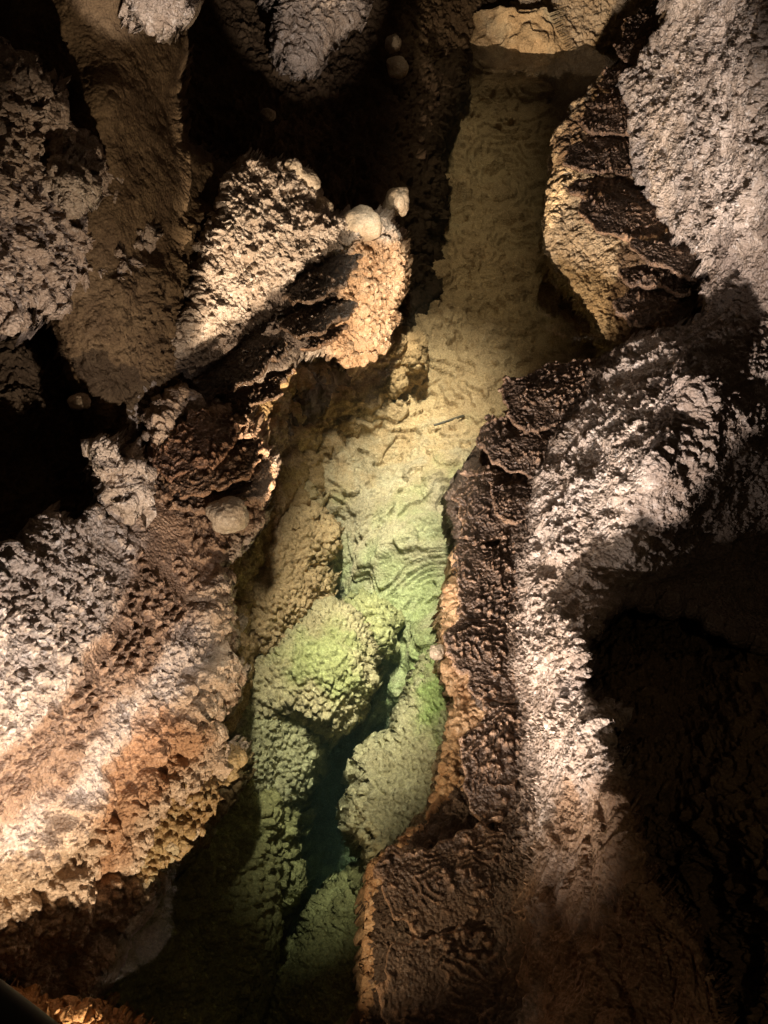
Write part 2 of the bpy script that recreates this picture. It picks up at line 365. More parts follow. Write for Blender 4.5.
# main right wall: waterline ledge body, bright face, ridge
RW = [(800, -80), (640, -80), (690, 10), (650, 50), (625, 78), (632, 120), (642, 180), (660, 225), (705, 240), (716, 300), (680, 335), (640, 345), (610, 362), (560, 372), (520, 400), (480, 450), (448, 485), (456, 540), (458, 600),
      (460, 655), (474, 695), (486, 722), (466, 745), (456, 790), (430, 828), (380, 860), (370, 900), (376, 960), (366, 1010), (372, 1080), (740, 1080), (716, 960), (650, 900), (628, 850), (622, 790), (604, 740), (586, 680), (592, 630), (620, 600), (680, 600), (740, 640), (820, 650)]
rw_z = [(700, -60, 1.5), (800, -60, 2.0), (700, 20, 1.1), (660, 60, .75), (760, 60, 1.55), (700, 120, 1.0), (650, 150, .62), (768, 160, 1.4), (670, 220, .6), (730, 220, 1.0), (768, 240, 1.15), (715, 290, .80), (790, 330, .9), (768, 400, .78), (690, 380, .98),
        (640, 350, .4), (560, 378, .16), (600, 400, .3), (500, 430, .1), (550, 440, .2), (590, 460, .42), (655, 470, .90), (730, 480, .60), (790, 520, .4), (690, 560, .35), (780, 600, .2), (640, 590, .35), (460, 490, .08), (520, 500, .14), (560, 530, .35), (620, 550, .62),
        (460, 600, .08), (510, 600, .12), (540, 620, .3), (580, 640, .8), (460, 680, .08), (520, 690, .14), (550, 720, .35), (590, 740, .9), (455, 780, .08), (520, 780, .15), (560, 800, .4), (612, 820, .95),
        (380, 880, .05), (450, 880, .15), (520, 880, .25), (580, 880, .6), (640, 900, .9), (375, 980, .05), (450, 980, .2), (540, 980, .3), (620, 980, .7), (700, 960, .9), (380, 1060, .05), (500, 1060, .3), (620, 1060, .6), (720, 1060, .9)]
band = [(560, 350), (640, 340), (600, 400), (560, 450), (535, 480), (530, 560), (522, 620), (530, 680), (556, 740), (545, 800), (540, 860), (520, 1100), (350, 1100), (350, 850), (440, 700), (430, 500)]  # band tops: their shade is put into the low zone tint
drape = [(560, 800), (640, 780), (760, 980), (760, 1100), (520, 1100), (525, 960), (540, 880)]
rw_col0 = zones((1, .97, .95), [((.21, .165, .13), band, 7), ((.80, .74, .69), [(520, 560), (620, 560), (640, 900), (540, 900), (530, 700)], 16), ((.62, .45, .30), drape, 26), ((.42, .38, .36), [(650, 380), (720, 260), (800, 200), (800, 700), (560, 700), (640, 560)], 22)])  # last zone paints the wall beyond the ridge dark as shade
def rw_col(P, U, V, d):
    c = rw_col0(P, U, V, d)
    m = sstep(knobs(P, .024, 101, 0, .62), .004, .010) * sstep(fbm(P, .1, 2, 109), -.3, .2) * sstep(sdf(U, V, band), -4, 4)
    t = band_t(P, 101); fr = t - np.floor(t)
    rim_ = np.exp(-((fr - .1) / .05) ** 2) * sstep(fbm(P, .08, 3, 113), -.35, .15) * sstep(sdf(U, V, band), -2, 6)
    return c * (1 + 1.1 * m + 2.0 * rim_)[:, None]  # beads and rims: pale calcite with painted edge light
o = layer('cave_wall_right', RW, rw_z, 'pale_calcite',
    blend([d_frost(91, .018), (d_frost(97, .034), [(600, -90), (820, -90), (820, 330), (600, 330)], 20), (d_band(101), band, 8), (d_flow(), drape, 25), (d_frost(95, .026), [(590, 330), (640, 330), (800, 200), (800, 600), (560, 600), (540, 500)], 20)]),
    rim=(9, .07), rag=(5, 16), skirt=.7, tintf=rw_col)
tag(o, kind='structure')
o = layer('cave_wall_recess', [(560, 520), (860, 420), (860, 1090), (560, 1090)],
    [(600, 500, -.4), (700, 500, .1), (800, 450, .4), (600, 560, -.1), (700, 560, -.1), (800, 540, .0), (620, 700, .2), (640, 780, .3), (700, 700, .2), (800, 700, .5), (640, 860, .1), (720, 860, .3), (800, 860, .8), (600, 1000, 0), (700, 1000, 0), (800, 1050, .5), (740, 780, .45)],
    'brown_wall', d_rough(.07, .16, .02, 111, .06), rim=(0, 0), skirt=0, rag=(0, 1))
tag(o, kind='structure')
# ------------------------------------------------------------------ left side
LW = [(-60, 610), (0, 572), (30, 545), (42, 520), (62, 518), (88, 520), (92, 508), (104, 512), (125, 545), (135, 540), (140, 500), (150, 440), (158, 405), (180, 400), (215, 415), (262, 425), (268, 470), (262, 500), (250, 530), (225, 560), (215, 600), (222, 640),
      (230, 700), (226, 715), (205, 712), (190, 720), (200, 745), (236, 755), (230, 775), (212, 795), (190, 820), (170, 845), (145, 885), (125, 920), (100, 960), (70, 1000), (55, 1080), (-60, 1080)]
lw_z = [(-40, 620, 1.25), (40, 540, .8), (90, 520, .65), (130, 550, .45), (150, 440, .42), (200, 420, .36), (255, 440, .34), (250, 500, .24), (180, 500, .36), (220, 560, .2), (150, 600, .42), (0, 700, 1.05), (60, 640, .8), (120, 700, .5), (200, 640, .18), (220, 700, .08),
        (180, 690, .26), (190, 740, .1), (230, 765, -.02), (150, 740, .3), (160, 790, .1), (140, 850, .03), (80, 790, .35), (60, 830, .36), (0, 800, .75), (0, 880, .45), (90, 880, .15), (40, 940, .12), (0, 980, .1), (120, 920, -.08), (60, 1020, .0), (-40, 1060, .2)]
lshelf = [(150, 400), (275, 415), (270, 500), (225, 565), (190, 620), (120, 700), (60, 790), (-20, 850), (-20, 780), (60, 690), (110, 620), (140, 540)]
lpop = [(190, 600), (225, 560), (300, 640), (260, 800), (100, 1080), (-60, 1080), (-60, 860), (0, 850), (80, 790), (150, 720), (215, 660)]
o = layer('cave_wall_left', LW, lw_z, 'pale_calcite',
    blend([d_frost(121, .028), (d_contour(131), lshelf, 10), (d_pop(.028, 1.1, .17, .06, 141), lpop, 8)]),
    rim=(10, .07), rag=(5, 12), skirt=.5,
    tintf=zones((1, .96, .93), [((.62, .46, .34), lshelf, 12), ((1.0, .86, .70), lpop, 10), ((.80, .52, .32), [(120, 740), (160, 700), (200, 740), (190, 760), (130, 800), (100, 900), (90, 830), (70, 820)], 10), ((.62, .70, .38), [(110, 1000), (150, 860), (200, 800), (250, 760), (260, 900), (140, 1080)], 14)]))
tag(o, kind='structure')
o = layer('cave_wall_under_left_ledge', [(200, 380), (340, 330), (420, 330), (428, 380), (400, 400), (345, 440), (320, 480), (300, 520), (262, 560), (258, 600), (248, 640), (240, 720), (190, 760), (160, 560)],
    [(300, 350, -.02), (400, 345, -.12), (420, 370, -.3), (340, 420, -.38), (310, 480, -.42), (270, 400, .02), (250, 480, -.02), (285, 540, -.4), (230, 580, .0), (255, 600, -.38), (225, 660, -.05), (245, 680, -.4), (200, 740, -.2)],
    'pool_rock', d_pop(.03, .6, .14, .04, 151), rim=(14, .25), rag=(4, 18), skirt=.6, tintf=zones((1.0, .8, .62), []))
tag(o, kind='structure')
# smooth brown column face, darkened in colour for the shadow on it
o = layer('cave_wall_column', [(-5, -80), (176, -80), (178, 40), (176, 110), (190, 150), (232, 165), (240, 190), (212, 260), (198, 330), (178, 380), (160, 420), (135, 470), (100, 470), (90, 420), (55, 330), (28, 200), (4, 60)],
    [(40, -40, 1.75), (110, -40, 1.85), (170, -40, 1.6), (50, 100, 1.4), (110, 100, 1.5), (172, 100, 1.25), (80, 220, 1.15), (140, 200, 1.2), (225, 180, .85), (190, 240, .85), (120, 300, .95), (180, 320, .65), (90, 380, .65), (140, 400, .5), (120, 460, .35)],
    'brown_wall', blend([d_smooth(.025, 161, .012), (d_rough(.022, .12, .014, 163, .03), [(120, 300), (260, 150), (240, 420), (80, 500), (60, 350)], 30)]), rim=(16, .2), rag=(3, 20), skirt=.9, tintf=zones((.85, .80, .74), []))
tag(o, kind='structure')
# pale rock shelf with the dark ledges
LR = [(236, 162), (262, 160), (300, 190), (335, 225), (392, 222), (408, 262), (398, 310), (392, 335), (352, 372), (330, 345), (300, 345), (280, 370), (230, 392), (180, 402), (150, 470), (110, 520), (120, 400), (180, 350), (190, 300), (215, 220)]
lr_z = [(240, 175, .95), (290, 195, .75), (340, 230, .58), (390, 235, .42), (225, 230, .9), (260, 260, .68), (200, 320, .7), (250, 310, .48), (320, 290, .42), (370, 262, .38), (400, 270, .28), (395, 320, .1), (350, 365, .03), (340, 320, .2), (290, 350, .3), (230, 380, .34), (185, 395, .38), (150, 450, .4)]
ldark = [(185, 345), (240, 320), (270, 295), (310, 262), (362, 245), (372, 262), (340, 300), (330, 330), (290, 360), (180, 410), (140, 480), (130, 440)]  # ledge tops here get their shade painted into the tint
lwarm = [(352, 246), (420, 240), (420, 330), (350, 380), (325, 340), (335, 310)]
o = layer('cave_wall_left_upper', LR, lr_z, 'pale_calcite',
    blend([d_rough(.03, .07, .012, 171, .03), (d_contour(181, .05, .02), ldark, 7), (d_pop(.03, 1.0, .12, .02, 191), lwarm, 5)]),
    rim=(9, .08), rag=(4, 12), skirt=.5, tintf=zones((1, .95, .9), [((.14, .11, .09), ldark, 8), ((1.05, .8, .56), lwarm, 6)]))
tag(o, kind='structure')
o = layer('cave_wall_rubble', [(-60, 40), (0, 55), (40, 90), (50, 150), (90, 160), (125, 210), (148, 262), (130, 290), (90, 285), (50, 300), (-60, 330)],
    [(0, 80, 1.7), (0, 200, 1.4), (-50, 200, 1.7), (60, 200, 1.25), (100, 200, 1.15), (135, 260, .95), (0, 290, 1.25), (70, 280, 1.0)],
    'pale_calcite', d_rough(.07, .09, .02, 201, .05), rim=(9, .1), rag=(9, 16), skirt=.5, tintf=zones((.8, .72, .66), []))
tag(o, kind='structure')
# the chamber around the pool, seen only past the edges of the nearer rock
nu, nv = 420, 160; th = np.linspace(0, 2 * np.pi, nu, endpoint=False); hz = np.linspace(-3.2, 4.2, nv); T, Hh = np.meshgrid(th, hz)
P = np.stack([2.6 * np.sign(np.cos(T)) * np.abs(np.cos(T)) ** .7, 3.6 + 6.2 * np.sign(np.sin(T)) * np.abs(np.sin(T)) ** .7, Hh], -1).reshape(-1, 3)
d = ridged(P, .9, 6, 501) * .28 + fbm(P, .2, 4, 502) * .06; C0 = np.array([0, 3.6, 0]); r_ = P - C0; r_[:, 2] = 0; r_ /= np.linalg.norm(r_, axis=1, keepdims=True); P = P - r_ * d[:, None]
idx = np.arange(nu * nv).reshape(nv, nu); nx = np.roll(idx, -1, 1)
o = mesh_from('cave_wall_chamber', P, np.stack([idx[:-1], idx[1:], nx[1:], nx[:-1]], -1).reshape(-1, 4), 'brown_wall', np.ones((len(P), 3))); tag(o, kind='structure')
gx, gy = np.meshgrid(np.linspace(-3.2, 3.2, 120), np.linspace(-3.2, 10.5, 240)); P = np.stack([gx, gy, np.full_like(gx, -3.1)], -1).reshape(-1, 3); P[:, 2] += fbm(P, .6, 5, 503) * .2
idx = np.arange(120 * 240).reshape(240, 120)
o = mesh_from('cave_floor', P, np.stack([idx[:-1, :-1], idx[:-1, 1:], idx[1:, 1:], idx[1:, :-1]], -1).reshape(-1, 4), 'brown_wall', np.ones((len(P), 3))); tag(o, kind='structure')
# water
wp = [(180, 20), (680, 20), (760, 420), (640, 600), (560, 1100), (-40, 1100), (60, 760), (160, 500), (220, 300)]
W = [pt(a, b, 0.) for a, b in wp]; n = len(W)
me = bpy.data.meshes.new('water'); co = [tuple(p) for p in W] + [(p[0], p[1], -4.0) for p in W]
me.from_pydata(co, [], [list(range(n))[::-1], list(range(n, 2 * n))] + [[k, (k + 1) % n, n + (k + 1) % n, n + k] for k in range(n)])
m = bpy.data.materials.new('clear_water'); m.use_nodes = True; nt = m.node_tree; nt.nodes.clear()
out = nt.nodes.new('ShaderNodeOutputMaterial'); tr = nt.nodes.new('ShaderNodeBsdfTransparent'); gl = nt.nodes.new('ShaderNodeBsdfGlossy'); gl.inputs['Roughness'].default_value = .04
fr = nt.nodes.new('ShaderNodeFresnel'); fr.inputs[0].default_value = 1.33; mx = nt.nodes.new('ShaderNodeMixShader')
nt.links.new(fr.outputs[0], mx.inputs[0]); nt.links.new(tr.outputs[0], mx.inputs[1]); nt.links.new(gl.outputs[0], mx.inputs[2]); nt.links.new(mx.outputs[0], out.inputs[0])
ab = nt.nodes.new('ShaderNodeVolumeAbsorption'); ab.inputs['Color'].default_value = (.46, .82, .76, 1); ab.inputs['Density'].default_value = .22; vs_ = nt.nodes.new('ShaderNodeVolumeScatter'); vs_.inputs['Color'].default_value = (.5, .85, .68, 1); vs_.inputs['Density'].default_value = .024
sm = nt.nodes.new('ShaderNodeAddShader'); nt.links.new(ab.outputs[0], sm.inputs[0]); nt.links.new(vs_.outputs[0], sm.inputs[1]); nt.links.new(sm.outputs[0], out.inputs['Volume'])
MATS['water'] = m; o = link(me, 'water', 'water'); tag(o, kind='structure')
# ================================================================== THINGS
def boulder(poly, ctrl, label, seed, size=.021, tint=(1, 1, 1), zs=(), rim=(20, .22), mat='pool_rock', lump=(.11, .018), skirt=.5, rag=(4, 11), name='popcorn_boulder', cat='boulder', group='submerged boulders coated in cave popcorn'):
    o = layer(name, poly, ctrl, mat, d_pop(size, 1.5, lump[0], lump[1], seed), rim=rim, rag=rag, skirt=skirt, seed=seed, tintf=zones(tint, list(zs)))
    return tag(o, label, cat, group)
o = layer('pool_bank', [(470, 545), (452, 556), (448, 600), (443, 640), (441, 668), (448, 690), (452, 715), (448, 745), (440, 790), (424, 825), (385, 858), (372, 900), (374, 960), (366, 1010), (372, 1080), (440, 1080), (440, 900), (520, 800), (520, 560)],
    [(460, 560, .04), (450, 640, .01), (490, 640, .09), (455, 700, .02), (445, 780, .01), (500, 760, .1), (420, 830, .01), (380, 870, .0), (372, 960, .0), (370, 1040, 0), (430, 940, .1), (430, 1060, .1), (470, 840, .1)],
    'warm_popcorn', d_pop(.022, .8, .09, .02, 205), rim=(7, .1), rag=(4, 9), skirt=.4, tintf=zones((1.1, 1.05, 1.0), []))
tag(o, kind='structure')
boulder([(345, 604), (362, 596), (384, 600), (398, 615), (396, 645), (386, 656), (370, 650), (355, 625)], [(350, 610, -.55), (385, 605, -.58), (392, 640, -.62), (370, 640, -.55)], 'small greenish popcorn lobe at the upper right shoulder of the bright green boulder', 211, tint=(.95, 1.1, .8), rim=(14, .22))
boulder([(228, 668), (262, 652), (300, 625), (322, 604), (345, 606), (366, 622), (374, 645), (374, 672), (372, 690), (363, 700), (352, 722), (338, 732), (318, 728), (300, 712), (280, 712), (250, 730), (235, 715)],
    [(240, 670, -.4), (300, 640, -.36), (340, 615, -.42), (330, 670, -.28), (365, 660, -.45), (360, 700, -.5), (320, 720, -.5), (280, 690, -.4), (245, 715, -.5)], 'large rounded boulder with a bright green algae patch in mid pool', 221,
    tint=(1.0, 1.02, .88), zs=[((.80, 1.0, .66), [(300, 640), (330, 625), (352, 650), (358, 690), (325, 690), (300, 680), (290, 665)], 16)])
boulder([(250, 545), (275, 525), (300, 512), (322, 514), (340, 532), (338, 552), (318, 562), (330, 580), (326, 605), (300, 625), (262, 655), (240, 640), (235, 600), (245, 570)],
    [(260, 560, -.25), (300, 525, -.32), (332, 540, -.42), (300, 560, -.3), (320, 600, -.45), (270, 600, -.22), (260, 640, -.32), (242, 620, -.3)], 'yellow brown popcorn mass leaning from the left wall above the green boulder', 231, tint=(1.2, 1.02, .85))
boulder([(290, 488), (306, 484), (316, 498), (312, 514), (296, 514)], [(300, 490, -.4), (300, 510, -.4)], 'small round popcorn knob under water on the upper left pool side', 235, tint=(1.1, 1, .85), rim=(9, .1), skirt=.2)
boulder([(372, 845), (352, 835), (352, 805), (362, 788), (356, 766), (368, 752), (392, 745), (398, 715), (412, 690), (430, 650), (462, 640), (500, 700), (480, 820), (420, 880), (375, 900)],
    [(360, 830, -.32), (362, 770, -.34), (395, 750, -.36), (405, 715, -.42), (420, 690, -.42), (445, 650, -.42), (450, 700, -.22), (420, 780, -.22), (400, 840, -.15), (370, 880, -.15), (470, 760, .02)], 'pale green popcorn bench under water beside the right ledge', 241,
    tint=(1.0, 1.08, .95), zs=[((.75, 1.1, .6), ell(438, 700, 16, 40), 16)], rim=(18, .35), size=.024)
boulder([(232, 690), (262, 700), (290, 705), (310, 725), (322, 760), (300, 800), (262, 830), (225, 800), (215, 755)],
    [(240, 700, -.42), (290, 715, -.6), (310, 760, -.8), (250, 760, -.5), (270, 810, -.8), (225, 790, -.5)], 'grey green popcorn mass below the green boulder beside the deep hole', 251, tint=(.9, 1.0, .85), rim=(18, .3))
boulder([(200, 790), (240, 780), (290, 800), (300, 840), (285, 900), (255, 960), (250, 1010), (240, 1090), (20, 1090), (50, 950), (100, 860)],
    [(200, 800, -.35), (280, 810, -.8), (290, 870, -1.0), (250, 960, -.9), (200, 880, -.4), (110, 890, -.12), (60, 1000, -.12), (100, 1000, -.2), (200, 1000, -.6), (230, 1070, -.7)], 'broad dark green popcorn slope under water at the lower left', 261, tint=(.8, .9, .6), rim=(24, .4), size=.034, lump=(.2, .07))
boulder([(238, 748), (242, 775), (224, 802), (202, 832), (174, 862), (152, 892), (130, 908), (112, 890), (130, 840), (160, 790), (205, 750)], [(225, 765, .0), (190, 800, .06), (215, 800, -.06), (150, 860, .02), (165, 865, -.04), (130, 895, .0), (140, 830, .12)], 'knobbly olive popcorn mass hanging over the water under the bright lower left slope', 275, tint=(.60, .60, .46), mat='warm_popcorn', rim=(12, .16), rag=(7, 14), group=None, name='popcorn_lump', cat='rock outcrop')
boulder([(256, 985), (296, 945), (330, 905), (368, 862), (400, 880), (400, 1090), (250, 1090)], [(270, 1000, -1.1), (340, 920, -1.0), (380, 900, -.8), (380, 960, -.7), (330, 1050, -.7), (390, 1060, -.5)], 'dark popcorn hump under water at the bottom edge between the hole and the right ledge', 271, tint=(.8, .9, .6), rim=(24, .3), lump=(.2, .05))
# shelfstones -------------------------------------------------------
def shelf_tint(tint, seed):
    # pale calcite and painted edge light on rims, beads; painted shade on brown top
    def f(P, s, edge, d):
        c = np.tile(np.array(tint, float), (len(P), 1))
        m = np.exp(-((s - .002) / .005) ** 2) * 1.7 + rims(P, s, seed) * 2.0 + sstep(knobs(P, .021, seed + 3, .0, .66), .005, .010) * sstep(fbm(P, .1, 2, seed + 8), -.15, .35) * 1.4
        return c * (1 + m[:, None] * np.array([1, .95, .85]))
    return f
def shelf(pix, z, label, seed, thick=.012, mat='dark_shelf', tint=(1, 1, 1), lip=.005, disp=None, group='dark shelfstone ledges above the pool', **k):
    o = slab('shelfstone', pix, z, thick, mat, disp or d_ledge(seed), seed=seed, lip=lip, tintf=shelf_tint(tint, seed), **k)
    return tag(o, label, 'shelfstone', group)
shelf([(613, 302), (620, 318), (640, 328), (668, 328), (705, 322), (740, 300), (715, 280), (680, 274), (650, 276), (626, 285)], .36, 'oval dark shelfstone, lowest of the stacked oval shelves beneath the right wall', 301)
shelf([(627, 240), (638, 258), (660, 272), (700, 280), (735, 270), (740, 240), (700, 232), (650, 233)], .52, 'oval dark shelfstone with a bright rim, second from the bottom of the right stack', 303)
shelf([(572, 200), (574, 215), (590, 230), (620, 238), (650, 236), (690, 228), (690, 200), (650, 190), (600, 193)], .50, 'broad rounded dark shelfstone, third from the bottom of the right stack', 305)
shelf([(558, 155), (562, 168), (590, 172), (615, 176), (650, 170), (650, 140), (610, 132), (575, 140)], .50, 'jutting rough dark shelfstone, fourth from the bottom of the right stack', 307)
shelf([(576, 118), (580, 132), (600, 136), (650, 135), (660, 105), (620, 100), (590, 106)], .54, 'small ragged shelfstone in the middle of the right stack under the pale wall', 309)
shelf([(598, 78), (602, 90), (625, 93), (665, 88), (672, 64), (640, 58), (612, 64)], .56, 'thin shelfstone high in the right stack beside the far tan wall', 311)
shelf([(625, 20), (622, 40), (640, 56), (672, 52), (700, 30), (690, 5), (650, 0)], .60, 'topmost dark shelfstone of the right stack near the top edge', 313)
shelf([(500, 400), (508, 378), (540, 364), (585, 358), (625, 364), (650, 375), (640, 420), (580, 430), (530, 432), (503, 425)], .26, 'knobbly dark shelfstone at the upper end of the right waterline band', 315)
shelf([(480, 420), (500, 414), (560, 420), (580, 450), (560, 480), (520, 480), (482, 455), (476, 435)], .21, 'shelfstone with scattered white beads, second down the right waterline band', 317)
shelf([(445, 492), (456, 478), (490, 466), (540, 470), (560, 500), (550, 530), (500, 545), (466, 540), (462, 520)], .16, 'dark shelfstone with a scalloped corner pointing left into the pool', 319)
shelf([(484, 486), (520, 478), (560, 490), (560, 520), (515, 524), (490, 508)], .20, 'upper terrace with a bright scalloped rim on the right waterline band', 320)
shelf([(455, 552), (470, 540), (520, 535), (560, 560), (545, 620), (500, 640), (462, 620), (456, 590)], .16, 'dark shelfstone dotted with bright crescents halfway down the right ledge', 321)
shelf([(450, 625), (470, 612), (530, 625), (540, 690), (520, 710), (480, 698), (460, 672)], .17, 'narrow dark shelfstone overhanging the bright popcorn rim of the right bank', 323)
shelf([(466, 715), (490, 700), (550, 710), (560, 770), (530, 830), (470, 820), (448, 790)], .18, 'dark knobbly shelfstone where the right band widens below the notch', 325)
shelf([(380, 862), (430, 832), (470, 822), (530, 830), (540, 900), (520, 940), (450, 950), (400, 925), (384, 895)], .20, 'broad beaded shelfstone at the lower right corner of the pool', 327)
shelf([(378, 965), (400, 935), (460, 930), (540, 940), (560, 1060), (380, 1060)], .24, 'shadowed beaded shelfstone at the bottom edge right of the pool', 329)
shelf([(186, 402), (215, 397), (245, 385), (285, 358), (293, 346), (280, 335), (240, 330), (195, 360), (170, 390)], .43, 'long dark shelfstone with a thin bright rim above the left pool side', 331, lip=.007, tint=(.32, .31, .3))  # low tints on the dark left ledges paint in their shade
shelf([(160, 436), (200, 430), (258, 410), (302, 374), (292, 360), (240, 388), (180, 408), (160, 420)], .35, 'thin dark shelfstone tucked directly beneath the long rimmed shelfstone at left', 351, tint=(.5, .48, .46))
shelf([(292, 352), (330, 350), (348, 338), (340, 325), (300, 335)], .25, 'small dark shelfstone tip beside the warm popcorn corner at left', 352, tint=(.6, .55, .5))
shelf([(564, 184), (572, 196), (608, 202), (660, 204), (660, 184), (600, 176)], .46, 'thin dark shelf sliver between the jutting rough shelf and the broad rounded shelf at right', 353)
shelf([(606, 268), (622, 280), (648, 288), (690, 292), (720, 285), (700, 268), (640, 262)], .42, 'thin dark shelf sliver squeezed between the two lowest oval shelves at right', 354)
shelf([(585, 102), (592, 112), (620, 116), (650, 112), (660, 96), (610, 94)], .56, 'thin ragged shelf sliver just above the small ragged shelfstone at right', 355)
shelf([(612, 44), (614, 56), (640, 66), (670, 64), (690, 44), (650, 36)], .60, 'thin dark shelf sliver under the topmost shelfstone of the right stack', 356)
shelf([(158, 505), (200, 498), (240, 478), (262, 452), (258, 440), (200, 462), (160, 478)], .46, 'thin ribbed ledge between the ribbed shelfstone and the hollow shelfstone at left', 357, tint=(1.2, 1.1, 1))
shelf([(290, 345), (320, 337), (352, 322), (358, 300), (320, 295), (280, 320)], .42, 'dark ledge joining the long left shelfstone to the warm popcorn corner', 335, lip=.007, tint=(.32, .31, .3))  # shade on this joining ledge is put into its tint
shelf([(268, 300), (300, 305), (340, 290), (368, 265), (366, 246), (330, 255), (290, 272)], .52, 'dark ledge in the shadow below the large cream knob', 337, tint=(.3, .3, .3))  # low tint paints the shadow on this ledge
shelf([(160, 478), (200, 470), (235, 452), (250, 425), (225, 412), (180, 418), (155, 440)], .48, 'ribbed shelfstone with many fine rims on the left bank above the cream knob', 339, tint=(1.4, 1.2, 1.1))
shelf([(165, 520), (205, 520), (232, 498), (268, 500), (272, 470), (262, 440), (235, 440), (180, 475), (158, 490)], .40, 'dark hollow shelfstone with a curved knobbly right rim on the left bank', 341, lip=.012)
# knobs -------------------------------------------------------------
def knob(cx, cy, rx, ry, z, label, seed, mat='knob_stone', sink=.5, rot=0.):
    c = pt(cx, cy, z); t = float(t_at(cx, cy, z)); k = t / FPX
    nu, nv = 72, 40
    th = np.linspace(0, 2 * np.pi, nu, endpoint=False); ph = np.linspace(.01, np.pi - .01, nv)
    T, Ph = np.meshgrid(th, ph); D = np.stack([np.sin(Ph) * np.cos(T), np.sin(Ph) * np.sin(T), np.cos(Ph)], -1).reshape(-1, 3)
    r = 1 + fbm(D + seed, 1.0, 2, seed) * .20
    P = D * r[:, None] * np.array([rx * k, (rx + ry) * .5 * k, ry * k])
    P = P + D * (knobs(P + seed, .012, seed, .4, .8) * .35 + fbm(P + seed, .03, 3, seed) * .003)[:, None]
    a = rot; P = np.stack([P[:, 0] * math.cos(a) + P[:, 2] * math.sin(a), P[:, 1], -P[:, 0] * math.sin(a) + P[:, 2] * math.cos(a)], -1) + c
    idx = np.arange(nu * nv).reshape(nv, nu); nx = np.roll(idx, -1, 1)
    q = np.stack([idx[:-1], idx[1:], nx[1:], nx[:-1]], -1).reshape(-1, 4)
    o = mesh_from('cave_knob', P, q, mat, np.ones((len(P), 3)))
    return tag(o, label, 'rock knob', 'rounded cream knobs growing on the cave walls')
knob(362, 224, 21, 16, .56, 'large smooth cream knob with a greenish lower edge on the left ledge', 401)
knob(397, 203, 12, 14, .45, 'cream knob standing upright just right of the largest knob', 403, rot=.4)
knob(397, 68, 11, 10, .33, 'round tan knob glowing alone in the dark upper recess', 405)
knob(393, 44, 7, 8, .42, 'small tan knob right above the round one in the dark recess', 407, rot=.5)
knob(307, 179, 14, 9, .78, 'flattened tan knob on the upper left rim of the pale rock', 409, rot=.5)
knob(294, 167, 9, 7, .85, 'small tan knob touching the upper side of the flattened one', 411)
knob(321, 205, 13, 7, .66, 'low elongated tan knob halfway to the largest knob', 413, rot=.35)
knob(228, 516, 22, 17, .40, 'smooth cream knob on the left bank below the hollow shelfstone', 415, rot=-.2)
knob(80, 402, 11, 7, .62, 'small pale lump lit in the dark hollow at far left', 417)
knob(268, 115, 8, 6, .6, 'tiny pale lump on the dark recess wall left of centre', 419)
knob(437, 652, 7, 8, .03, 'tiny orange pink knob at the waterline of the right bank', 421)
# hanging pale outcrops ---------------------------------------------
def outcrop(poly, ctrl, label, seed, tint=(1, .95, .9), mat='pale_calcite', a=.05, rag=(6, 12), rim=(10, .12), skirt=.35, group=None):
    o = layer('rock_outcrop', poly, ctrl, mat, d_rough(a, .08, .016, seed, .03), rim=rim, rag=rag, skirt=skirt, seed=seed, tintf=zones(tint, []))
    return tag(o, label, 'rock outcrop', group)
outcrop([(274, -60), (375, -60), (368, 8), (352, 26), (330, 30), (318, 40), (312, 62), (296, 68), (280, 58), (276, 20)], [(280, -40, 1.1), (360, -40, 1.0), (290, 60, .75), (350, 20, .8)], 'pale rough outcrop hanging at the top edge over the dark recess', 431)
outcrop([(108, -70), (186, -70), (178, 18), (170, 34), (152, 30), (134, 10)], [(120, -50, 1.98), (170, -50, 1.9), (160, 20, 1.62)], 'pale tip added as the lit top of the smooth brown column', 439, a=.02, rag=(3, 12), rim=(8, .08), skirt=.2)  # added piece: its pale material paints the lit top of the column
outcrop([(98, 440), (112, 446), (122, 468), (136, 462), (142, 490), (128, 512), (112, 500), (100, 480)], [(105, 450, .75), (135, 470, .62), (125, 505, .55)], 'pale branching coral like clump between the dark hollow and the brown column', 433, a=.06, rag=(8, 8))
outcrop([(55, 165), (72, 170), (92, 192), (88, 204), (66, 206), (56, 190)], [(60, 170, 1.45), (88, 198, 1.35)], 'pale knobbly lump sitting over the rubble against the brown column', 435, rag=(4, 8))
outcrop([(152, 408), (172, 392), (188, 384), (176, 412), (170, 440), (158, 470), (150, 446)], [(160, 420, .55), (180, 392, .5), (156, 460, .5)], 'narrow lit tan rib beside the ribbed shelfstone at left', 437, tint=(1, .85, .7), a=.02)
boulder([(-30, 1004), (20, 1006), (50, 1004), (80, 1010), (110, 1022), (150, 1050), (150, 1110), (-30, 1110)], [(0, 1010, .40), (60, 1015, .36), (110, 1030, .25), (60, 1080, .4)], 'warm lit popcorn lump at the lower left corner beside the black rail', 441, tint=(.9, .68, .45), mat='warm_popcorn', name='popcorn_lump', cat='rock outcrop', group=None, rim=(14, .15))
a, b = pt(-60, 966, 1.7), pt(110, 1100, 1.7); ax = b - a; s1 = np.cross(ax, [0, 0, 1]); s1 /= np.linalg.norm(s1); s2 = np.cross(s1, ax / np.linalg.norm(ax)); rows = []
for i in range(41):
    f = i / 40; c = a + ax * f 
    for j in range(24):
        g = j / 24 * 2 * math.pi; rows.append(c + (s1 * math.cos(g) + s2 * math.sin(g)) * .03)
idx = np.arange(41 * 24).reshape(41, 24); nx = np.roll(idx, -1, 1)
